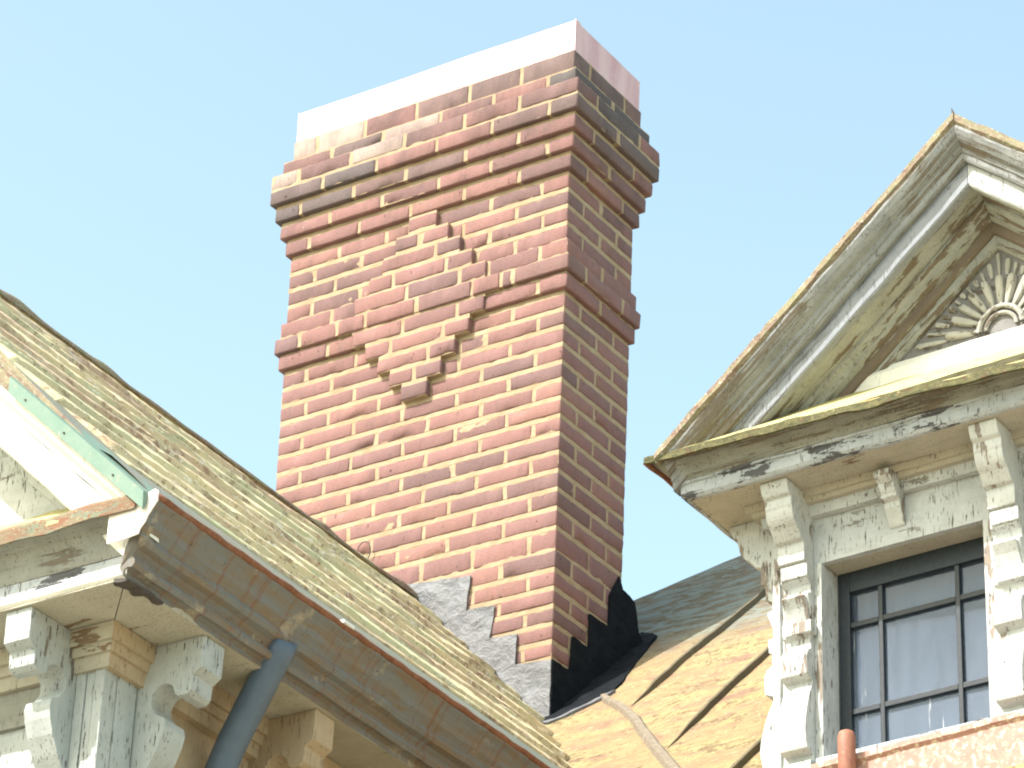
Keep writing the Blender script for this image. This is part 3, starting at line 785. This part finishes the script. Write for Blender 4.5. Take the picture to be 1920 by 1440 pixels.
# soffit panel (front strip and side strip meet in a mitre)
def quad_slab(name, pts, th, mat, parent, f=None):
    V = [tuple(p) for p in pts] + [(p[0], p[1], p[2]+th) for p in pts]
    if f: V = [f(*v) for v in V]
    k = len(pts)
    return mesh(name, V, [tuple(range(k)), tuple(range(k, 2*k))] + [(i, (i+1) % k, k+(i+1) % k, k+i) for i in range(k)], mat, parent)
quad_slab('soffit', [(XL+.199, YL-.199, -1.02), (LX, YL-.199, -1.02), (LX, YL+.02, -1.02), (XL-.02, YL+.02, -1.02)], .02, M['soffit'], lg, sh)
quad_slab('soffit', [(XL+.2005, YL-.1975, -1.0205), (XL-.0185, YL+.0215, -1.0205), (XL-.02, -.2, -1.0205), (XL+.2, -.2, -1.0205)], .02, M['soffit'], lg, sh)
sheet('rotted_edge', [(.578, -2.712), (.606, -2.70), (.612, -2.64), (.607, -2.57), (.592, -2.585), (.588, -2.62), (.574, -2.635), (.579, -2.67), (.565, -2.69)], M['wire'], lg, lambda a, b, off: sh(a, b, -1.021-off), amp=.006, res=.008, seed=4.0, sc=40)
# bed mould, stepped, round the corner
for k_, (o, za, zb_) in enumerate(((.052, -1.022, -1.062), (.040, -1.062, -1.085), (.028, -1.085, -1.118))):
    prof = [(o, za), (o-.003, zb_), (.0, zb_), (.0, za)]
    cornice('bed_mould', prof, M['soffit'], lg, 7.0+k_, LX, wob=.001)
    A = [sh(XL+o_, YL-o_, z) for o_, z in prof]; B = [sh(XL+o_, -.3, z) for o_, z in prof]
    loft('bed_mould', A, B, M['beige'], lg, 50, .001, seed=9.0+k_)
# walls below the soffit
def wl(x, y, z): return sh(x, y, z) if z > -2 else (x, y, z)
box('front_wall', 2*RX-XL, XL-.075, YL, YL+.1, -5.9, -1.0, M['pale'], lg, f=wl, bev=0)
box('side_wall', XL-.1, XL, YL+.10, -.35, -5.9, -1.0, M['beige'], lg, f=wl, bev=0)
box('frieze', 2*RX-XL, XL-.08, YL-.012, YL+.001, -1.21, -1.11, M['olive'], lg, f=sh, bev=.001)
# corner boards: three narrow uprights
for a, b, c, d in ((XL-.074, XL-.047, YL-.016, YL+.05), (XL-.045, XL-.022, YL-.013, YL+.05), (XL-.020, XL+.008, YL-.016, YL+.03)):
    box('corner_board', a, b, c, d, -5.9, -1.10, M['pale'], lg, f=wl, bev=.002)
box('corner_board', XL-.02, XL+.010, YL+.032, YL+.10, -5.9, -1.10, M['pale'], lg, f=wl, bev=.002)
# brackets
def arc(cx, cz, r, a0, a1, n, rz_=None):
    return [(cx + r*math.cos(math.radians(a0+(a1-a0)*i/n)), cz + (rz_ or r)*math.sin(math.radians(a0+(a1-a0)*i/n))) for i in range(n+1)]
BP = [(0, -1.021), (.19, -1.021), (.188, -1.098), (.165, -1.114), (.162, -1.150), (.150, -1.160), (.128, -1.160), (.116, -1.152)] + arc(.083, -1.155, .034, 10, 230, 12) + [(.066, -1.192), (.092, -1.206), (.096, -1.225), (.090, -1.25), (.076, -1.285), (.052, -1.325), (.024, -1.365), (.012, -1.41), (0.0, -1.44)]
def bracket_front(name, xb, w_, P, mat, parent, yw=YL, f=sh, bev=.002):
    return prism(name, [(yw-o, z) for o, z in P], xb, xb+w_, 'x', mat, parent, f, bev)
def bracket_side(name, yb_, w_, P, mat, parent, xw=XL, f=sh):
    return prism(name, [(xw+o, z) for o, z in P], yb_, yb_+w_, 'y', mat, parent, f)
bracket_front('bracket', XL-.150, .075, BP, M['pale'], lg)
bracket_side('bracket', YL+.105, .078, BP, M['pale'], lg)
bracket_side('bracket', YL+.545, .078, BP, M['beige'], lg)
bracket_front('bracket', XL-.62, .075, BP, M['pale'], lg)

# ---- box gutter along the right eave
gt = thing('box_gutter', 'rusty brown box gutter with a pale end cap along the left eave', 'gutter', (.66, -2.0, -.95))
GY0, GY1 = YF-.004, -.25
GP = [(.602, -1.019), (.603, -1.004), (.612, -1.000), (.624, -1.001), (.631, -.992), (.629, -.982), (.622, -.977), (.624, -.969), (.634, -.960), (.651, -.955), (.658, -.946), (.657, -.938), (.655, -.932), (.661, -.924), (.671, -.914), (.675, -.900), (.688, -.882), (.700, -.871), (.703, -.856), (.698, -.851), (.690, -.856), (.686, -.872), (.640, -.905), (.60, -.95), (.59, -1.0)]
loft('trough', [sh(x, GY0+.003+(.02 if z < -.945 else 0), z) for x, z in GP], [sh(x, GY1, z) for x, z in GP], M['gutter'], gt, 90, .002)
tube('rolled_lip', [sh(.700 + .0015*math.sin(i*1.3), GY0 + (GY1-GY0)*i/80, -.858+.001*math.sin(i*2.1)) for i in range(81)], .0085, M['rust'], gt, 10)
EC = [(.566, -.846), (.60, -.851), (.64, -.851), (.667, -.846), (.694, -.838), (.703, -.845), (.703, -.868), (.694, -.880), (.679, -.900), (.673, -.914), (.660, -.928), (.656, -.940), (.62, -.944), (.569, -.945)]
V = [sh(x, GY0-.004, z) for x, z in EC] + [sh(x, GY0, z) for x, z in EC]; k = len(EC)
mesh('end_cap', V, [tuple(range(k)), tuple(range(k, 2*k))] + [(i, (i+1) % k, k+(i+1) % k, k+i) for i in range(k)], M['capL'], gt)
# rust-bitten corner behind the cap and the liner between gutter and shingles
LP = [(.690, -.866), (.672, -.846), (.650, -.824), (.618, -.792), (.585, -.758), (.545, -.717), (.510, -.690), (.475, -.664)]
LPs = [(x, z) for x, z in LP]
V = []; F = []; U = []
nL = 100
for i in range(nL+1):
    y = (YF+.004) + (GY1-YF)*i/nL
    for q, (x, z) in enumerate(LPs):
        V.append(sh(x, y, z + .005*nz((x, y, z), 3, 4) + (.010*math.sin(q/7*math.pi)))); U.append((y, q*.04))
k = len(LPs)
for i in range(nL):
    for q in range(k-1): F.append((i*k+q, i*k+q+1, (i+1)*k+q+1, (i+1)*k+q))
mesh('liner', V, F, M['liner'], gt, U, True)
ck = tag(box('gutter_clip', .699, .712, -2.03, -1.985, -.858, -.849, M['clip'], None, f=lambda x, y, z: sh(x, y, z+.002), bev=.001), 'tiny white clip on the gutter lip above the downspout', 'clip')
# ---- downspout
dp = thing('downspout', 'slate blue round downspout slanting from the gutter to the wall', 'drainpipe', (.47, -2.13, -1.4))
P_ = [(.640, -2.166, -.955), (.622, -2.160, -.985), (.60, -2.157, -1.015), (.545, -2.148, -1.095), (.49, -2.138, -1.175), (.455, -2.130, -1.235), (.447, -2.128, -1.29), (.447, -2.128, -1.40), (.447, -2.128, -5.8)]
tube('pipe', P_, .037, M['pipe'], dp, 28)
tube('collar', [(.447, -2.128, -1.42), (.447, -2.128, -1.46)], .041, M['pipe'], dp, 28)

# ================================================================== RIGHT DORMER
XR, YR = 1.254, -.9; XM = 1.925; XR2 = 2*XM - XR
def sr(x, y, z): return (x, y, z + .03*(x-XR) - .01*(y-YR))
rd = thing('gable_dormer', 'right dormer with carved shell pediment and dark window, paint peeling', 'dormer', (1.9, -.6, -1.0), 'pedimented gables of the old house')
SLR = .84
def rr(x, dz, y):     # left rake, apex XM
    return sr(x, y, .65 - (XM-x)*SLR + dz)
def rrm(x, dz, y):    # right rake
    return sr(x, y, .65 - (x-XM)*SLR + dz)
def rake2(name, prof, mat, parent, xa, seed, wob=.0015, n=70):
    a = loft(name, [rr(xa, dz, y) for dz, y in prof], [rr(XM, dz, y) for dz, y in prof], mat, parent, n, wob, seed=seed)
    xb = 2*XM-xa
    b = loft(name, [rrm(xb, dz, y) for dz, y in prof], [rrm(XM, dz, y) for dz, y in prof], mat, parent, n, wob, seed=seed+2)
    return a, b
YC = YR-.24
# roof slabs
ro, rob = rake2('roof', [(.012, YC-.012), (-.012, YC-.014), (-.022, YC-.004), (-.022, 1.0), (.012, 1.0)], M['edge'], rd, 1.035, 1.0, wob=.004, n=110)
tube('ridge_tip', [sr(XM-.003, YC-.0, .655), sr(XM-.01, YC-.0, .685)], [.007, .001], M['wire'], ro, 6)
cr, crb = rake2('raking_cornice', [(-.021, YC+.06), (-.021, YC-.006), (-.030, YC-.006), (-.045, YC+.002), (-.060, YC+.014), (-.068, YC+.030), (-.080, YC+.034), (-.084, YC+.040), (-.098, YC+.042), (-.104, YC+.046), (-.104, YC+.08)], M['grey'], rd, 1.06, 2.0)
fa, fab = rake2('raking_fascia', [(-.1045, YC+.09), (-.1045, YC+.062), (-.164, YC+.064), (-.170, YC+.068), (-.170, YC+.09)], M['fasc_shade'], rd, 1.19, 3.0)
fb = M['white_clean']
fab.data.materials.clear(); fab.data.materials.append(M['white'])  # sunlit right rake gets the white copy instead of the shade-toned one
rake2('raking_soffit', [(-.160, YC+.08), (-.160, YR+.03), (-.150, YR+.03), (-.150, YC+.08)], M['soffit_peel'], rd, 1.28, 4.0, wob=.001)
rake2('raking_bed_mould', [(-.161, YR-.082), (-.172, YR-.080), (-.186, YR-.062), (-.198, YR-.058), (-.204, YR-.040), (-.204, YR-.001), (-.161, YR-.001)], M['soffit_peel'], rd, 1.36, 5.0)
rake2('raking_brown_board', [(-.2045, YR-.036), (-.232, YR-.034), (-.236, YR-.026), (-.236, YR-.001), (-.2045, YR-.001)], M['browntrim'], rd, 1.40, 6.0)
rake2('raking_inner_board', [(-.2365, YR-.020), (-.262, YR-.019), (-.272, YR-.010), (-.274, YR-.001), (-.2365, YR-.001)], M['soffit_peel'], rd, 1.44, 7.0)
# tympanum
zt_ = .65-.26
ty = mesh('tympanum', [sr(1.40, YR, -.03), sr(2*XM-1.40, YR, -.03), sr(XM, YR, zt_+.03), sr(1.40, YR+.05, -.03), sr(2*XM-1.40, YR+.05, -.03), sr(XM, YR+.05, zt_+.03)], [(0, 1, 2), (3, 5, 4), (0, 3, 4, 1), (1, 4, 5, 2), (2, 5, 3, 0)], M['tymp'], rd)
# carved shell: hub rings, plump petals and thin outer ribs
SCX, SCZ = XM, .140
def shp(r_, a, y):
    return sr(SCX + r_*math.cos(a), y, SCZ + r_*math.sin(a))
def ring_arc(r_, t_, y, name):
    V = []; F = []; n = 48; s_ = 8
    for i in range(n+1):
        a = math.pi*i/n
        for q in range(s_):
            t = 2*math.pi*q/s_
            V.append(shp(r_ + t_*math.cos(t), a, y - t_*math.sin(t)*1.1))
    for i in range(n):
        for q in range(s_): F.append((i*s_+q, i*s_+(q+1) % s_, (i+1)*s_+(q+1) % s_, (i+1)*s_+q))
    return mesh(name, V, F, M['shell'], sorn, smooth=True)
def petal_mesh(a, r0, r1, wd, dep, V, F, y=YR):
    n, s_ = 12, 10; b0 = len(V)
    for i in range(n+1):
        t = i/n; r_ = r0+(r1-r0)*t
        wv = wd*(.35+.65*math.sin(math.pi*min(1, t*.62+.05)))*(1 if t < .82 else math.sqrt(max(0.02, 1-((t-.82)/.18)**2)))
        dv = dep*(.4+.6*t)*(1 if t < .85 else math.sqrt(max(0.02, 1-((t-.85)/.15)**2)))
        for q in range(s_):
            e = math.pi*q/(s_-1)
            off = math.cos(e)*wv
            x = r_*math.cos(a) - off*math.sin(a); z = r_*math.sin(a) + off*math.cos(a)
            g_ = math.sin(e)*(1-.35*math.exp(-(off/(wv*.25+1e-6))**2))
            V.append(sr(SCX+x, y - .002 - dv*g_, SCZ+z))
    for i in range(n):
        for q in range(s_-1): F.append((b0+i*s_+q, b0+i*s_+q+1, b0+(i+1)*s_+q+1, b0+(i+1)*s_+q))
V = []; F = []
for i in range(11):
    a = math.pi*(i+.5)/11; petal_mesh(a+random.uniform(-.02, .02), .064, .150 + .012*random.random(), .0125+random.uniform(-.0015, .001), .024, V, F)
sorn = mesh('shell_ornament', V, F, M['shell'], rd, smooth=True)
ring_arc(.062, .008, YR-.008, 'hub_ring'); ring_arc(.044, .006, YR-.006, 'hub_ring')
V = []; F = []
for i in range(23):
    a = math.pi*(i+.5)/23
    # stop at the raking boards
    rmax = .30
    for r_ in [x*.005 for x in range(34, 62)]:
        x = SCX+r_*math.cos(a); z = SCZ+r_*math.sin(a)
        if z > .65-.285-abs(XM-x)*SLR or z < .145: rmax = r_; break
    if rmax > .175: petal_mesh(a, .155, min(rmax, .275), .0055 if i % 2 else .0085, .010, V, F)
mesh('shell_rib', V, F, M['shell'], sorn, smooth=True)
# plinth under the shell
loft('plinth', [sr(1.47, YR-o, z) for o, z in ((0, .03), (.026, .03), (.026, .098), (.020, .108), (.012, .125), (.0, .128))], [sr(2*XM-1.47, YR-o, z) for o, z in ((0, .03), (.026, .03), (.026, .098), (.020, .108), (.012, .125), (.0, .128))], M['white_clean'], rd, 40, .0015, seed=3)
# horizontal cornice with returns along both sides
def cornR(name, prof, mat, seed, wob=.0015, back=1.1, parent=rd, sides=True, n=70, sidemat=None, sag=0.0):
    A = [sr(XR-o, YR-o, z) for o, z in prof]; B = [sr(XR2+o, YR-o, z - (sag*(XR2-XR) if o > .2 else 0)) for o, z in prof]
    o_ = loft(name, A, B, mat, parent, n, wob, seed=seed)
    if sides:
        C_ = [sr(XR-o, back, z) for o, z in prof]
        A2 = [sr(XR-o-.0006, YR-o, z) for o, z in prof]
        loft(name, A2, C_, sidemat or mat, parent, n, wob, seed=seed+1)
        D_ = [sr(XR2+o, back, z) for o, z in prof]
        loft(name, B, D_, sidemat or mat, parent, 30, wob, seed=seed+1)
    return o_
cornR('ledge', [(.240, -.100), (.241, -.088), (.233, -.081), (.0, .082), (-.01, .082), (-.01, .05), (.19, -.105)], M['wash'], 1, .003, sides=False, sag=.05)
cornR('drip_edge', [(.243, -.086), (.250, -.092), (.252, -.112), (.246, -.114), (.241, -.106), (.239, -.088)], M['dripedge'], 2, .005, sidemat=M['rust'], sag=.05)
cornR('cornice', [(.238, -.103), (.222, -.118), (.204, -.130), (.198, -.142), (.192, -.146), (.186, -.156), (.08, -.156), (.08, -.103)], M['olive'], 3, .002)
cornR('fascia', [(.186, -.157), (.186, -.163), (.180, -.166), (.179, -.196), (.172, -.204), (.166, -.206), (.160, -.205), (.160, -.157)], M['fasc'], 4, .002)
# soffit and bed mould
quad_slab('soffit', [(XR-.162, YR-.162, -.203), (XR2+.162, YR-.162, -.203), (XR2+.162, 1.0, -.203), (XR-.162, 1.0, -.203)], .02, M['soffit'], rd, sr)
for k_, (o, za, zb_, mt) in enumerate(((.060, -.2035, -.221, 'soffit'), (.046, -.221, -.232, 'soffit'), (.026, -.232, -.262, 'white'))):
    cornR('bed_mould', [(o, za), (o-.004, zb_), (0, zb_), (0, za)], M[mt], 10+k_, .001)
# walls: head, pilasters, panel below; a window opening on each side of the middle pilaster
O0, O1 = 1.392, 1.848; O2, O3 = 2*XM-O1, 2*XM-O0; OT, OB = -.392, -.945
box('wall', XR+.001, XR2-.001, YR+.001, YR+.02, OT, -.2, M['white'], rd, f=sr, bev=.001)
for a, b in ((XR, O0), (O1, O2), (O3, XR2)):
    box('pilaster', a, b, YR, YR+.199, -1.6, OT, M['white_v'], rd, f=sr, bev=.002)
box('wall', XR, XR2, YR+.20, YR+.9, -2.0, -.2, M['white_v'], rd, f=sr, bev=0)
box('wall', XR+.001, XR2-.001, YR+.10, YR+.199, OT+.05, -.2, M['white_v'], rd, f=sr, bev=0)
for nm in ('left', 'right'):
    a, b = (O0, O1) if nm == 'left' else (O2, O3)
    box('window_head', a, b, YR+.021, YR+.199, OT, OT+.05, M['soffit'], rd, f=sr, bev=.001)
    box('window_sill', a-.01, b+.01, YR-.03, YR+.10, OB-.05, OB, M['fasc'], rd, f=sr, bev=.003)
# raised edge beads on the pilaster beside the window
box('pilaster_strip', XR-.001, XR+.020, YR-.010, YR+.001, -1.6, -.27, M['white_v'], rd, f=sr, bev=.002)
box('pilaster_strip', O0-.012, O0+.001, YR-.006, YR+.02, -1.6, OT, M['white_v'], rd, f=sr, bev=.002)
for nm in (0, 1):
    a, b = (O0, O1) if nm == 0 else (O2, O3)
    ys = YR+.082
    wn = box('window', a+.003, b-.003, ys+.055, ys+.062, OB, OT, M['curtain'], rd, f=sr, bev=0)
    # sash frame
    st = .036
    fr = box('frame', a+.004, a+st, ys, ys+.03, OB, OT, M['sash'], wn, f=sr)
    box('frame', b-st, b-.004, ys, ys+.03, OB, OT, M['sash'], wn, f=sr)
    box('frame', a+st, b-st, ys, ys+.03, OT-.058, OT, M['sash'], wn, f=sr)
    box('frame', a+st, b-st, ys, ys+.03, OB, OB+.05, M['fasc'], wn, f=sr)
    c1, c2 = a+.122, a+.340
    for c in (c1, c2): box('muntin', c-.0065, c+.0065, ys+.004, ys+.026, OB+.05, OT-.058, M['sash'], wn, f=sr, bev=.0015)
    for z in (-.543, -.785):
        for p0, p1 in ((a+st, c1-.0065), (c1+.0065, c2-.0065), (c2+.0065, b-st)):
            box('muntin', p0, p1, ys+.004, ys+.026, z-.0075, z+.0075, M['sash'], wn, f=sr, bev=.0015)
    for p0, p1 in ((a+st, c1-.0065), (c1+.0065, c2-.0065), (c2+.0065, b-st)):
        for z0, z1 in ((OB+.05, -.7925), (-.7775, -.5505), (-.5355, OT-.058)):
            mesh('pane', [sr(p0, ys+.016, z0), sr(p1, ys+.016+random.uniform(-.001, .001), z0), sr(p1, ys+.016+random.uniform(-.001, .001), z1), sr(p0, ys+.016, z1)], [(0, 1, 2, 3)], M['glass'], wn, recalc=False)
# carved brackets
CB = [(0, -.204), (.148, -.204), (.147, -.214), (.134, -.240), (.122, -.246), (.121, -.268)] + arc(.066, -.272, .052, 0, -62, 6, .050) + [(.068, -.342), (.054, -.346), (.053, -.398), (.040, -.401), (.038, -.446), (.020, -.455), (.019, -.478), (.032, -.481), (.034, -.490), (.030, -.499), (.010, -.548), (.010, -.556), (.032, -.560), (.030, -.598), (.020, -.602), (.020, -.636), (.034, -.642), (.044, -.662), (.042, -.712), (.014, -.724)] + [(.020, -.74), (.034, -.77), (.044, -.80), (.054, -.84), (.057, -.87), (.050, -.905), (.046, -.918), (.012, -.925), (.012, -.94), (.030, -.945), (.028, -1.05), (.0, -1.05)]
for xb in (1.291, 1.885, 2*XM-1.291-.08):
    P = [(o, z) for o, z in CB]
    bk = prism('bracket', [(YR-o, z) for o, z in P], xb, xb+.078, 'x', M['white_v'], rd, sr, .0025)
    # proud blocks and a pyramid drop on its face
    box('block', xb+.004, xb+.082, YR-.046, YR-.012, -.441, -.402, M['white_v'], bk, f=sr, bev=.003)
    prism('drop', [(YR-.012, -.492), (YR-.048, -.494), (YR-.030, -.52), (YR-.012, -.556)], xb+.006, xb+.072, 'x', M['white_v'], bk, sr, .002)
    box('block', xb+.012, xb+.088, YR-.040, YR-.004, -.598, -.563, M['white_v'], bk, f=sr, bev=.003)
# small intermediate brackets
SB = [(0, -.222), (.088, -.222), (.087, -.240), (.068, -.250)] + arc(.04, -.255, .026, 10, -60, 4) + [(.052, -.286), (.034, -.292), (.032, -.305), (.014, -.330), (.006, -.345), (0, -.350)]
for xb in (1.590, 2*XM-1.590-.045):
    prism('bracket', [(YR-.0-o, z) for o, z in SB], xb, xb+.045, 'x', M['white_v'], rd, sr, .002)
# side bracket on the hidden left flank, seen edge-on under the eave
for yb_ in (YR+.02, YR+.45):
    prism('bracket', [(XR-o, z) for o, z in CB], yb_, yb_+.075, 'y', M['white_v'], rd, sr, .002)

# ---- copper tray below the window with a round post
tr = thing('copper_tray', 'blotchy pink copper gutter tray below the dormer window', 'gutter', (1.9, -1.05, -1.2))
def trf(x, y, z): return (x, y, z + .05*(x-1.47))
TP = [(-1.03, -1.19), (-1.052, -1.18), (-1.056, -1.012), (-1.064, -1.004), (-1.064, -.990), (-1.056, -.986), (-1.046, -.990), (-1.040, -1.0), (-.99, -1.04), (-.93, -1.04), (-.93, -1.19)]
loft('tray', [trf(1.44, y, z-.028) for y, z in TP], [trf(2.7, y, z-.028) for y, z in TP], M['copper'], tr, 60, .002)
pst = tag(tube('post', [(1.553, -1.090, -1.30), (1.553, -1.090, -.978), (1.553, -1.090, -.966), (1.553, -1.090, -.960)], [.022, .022, .018, .006], M['copper_post'], None, 24), 'short red brown round post standing in front of the pink tray', 'post')
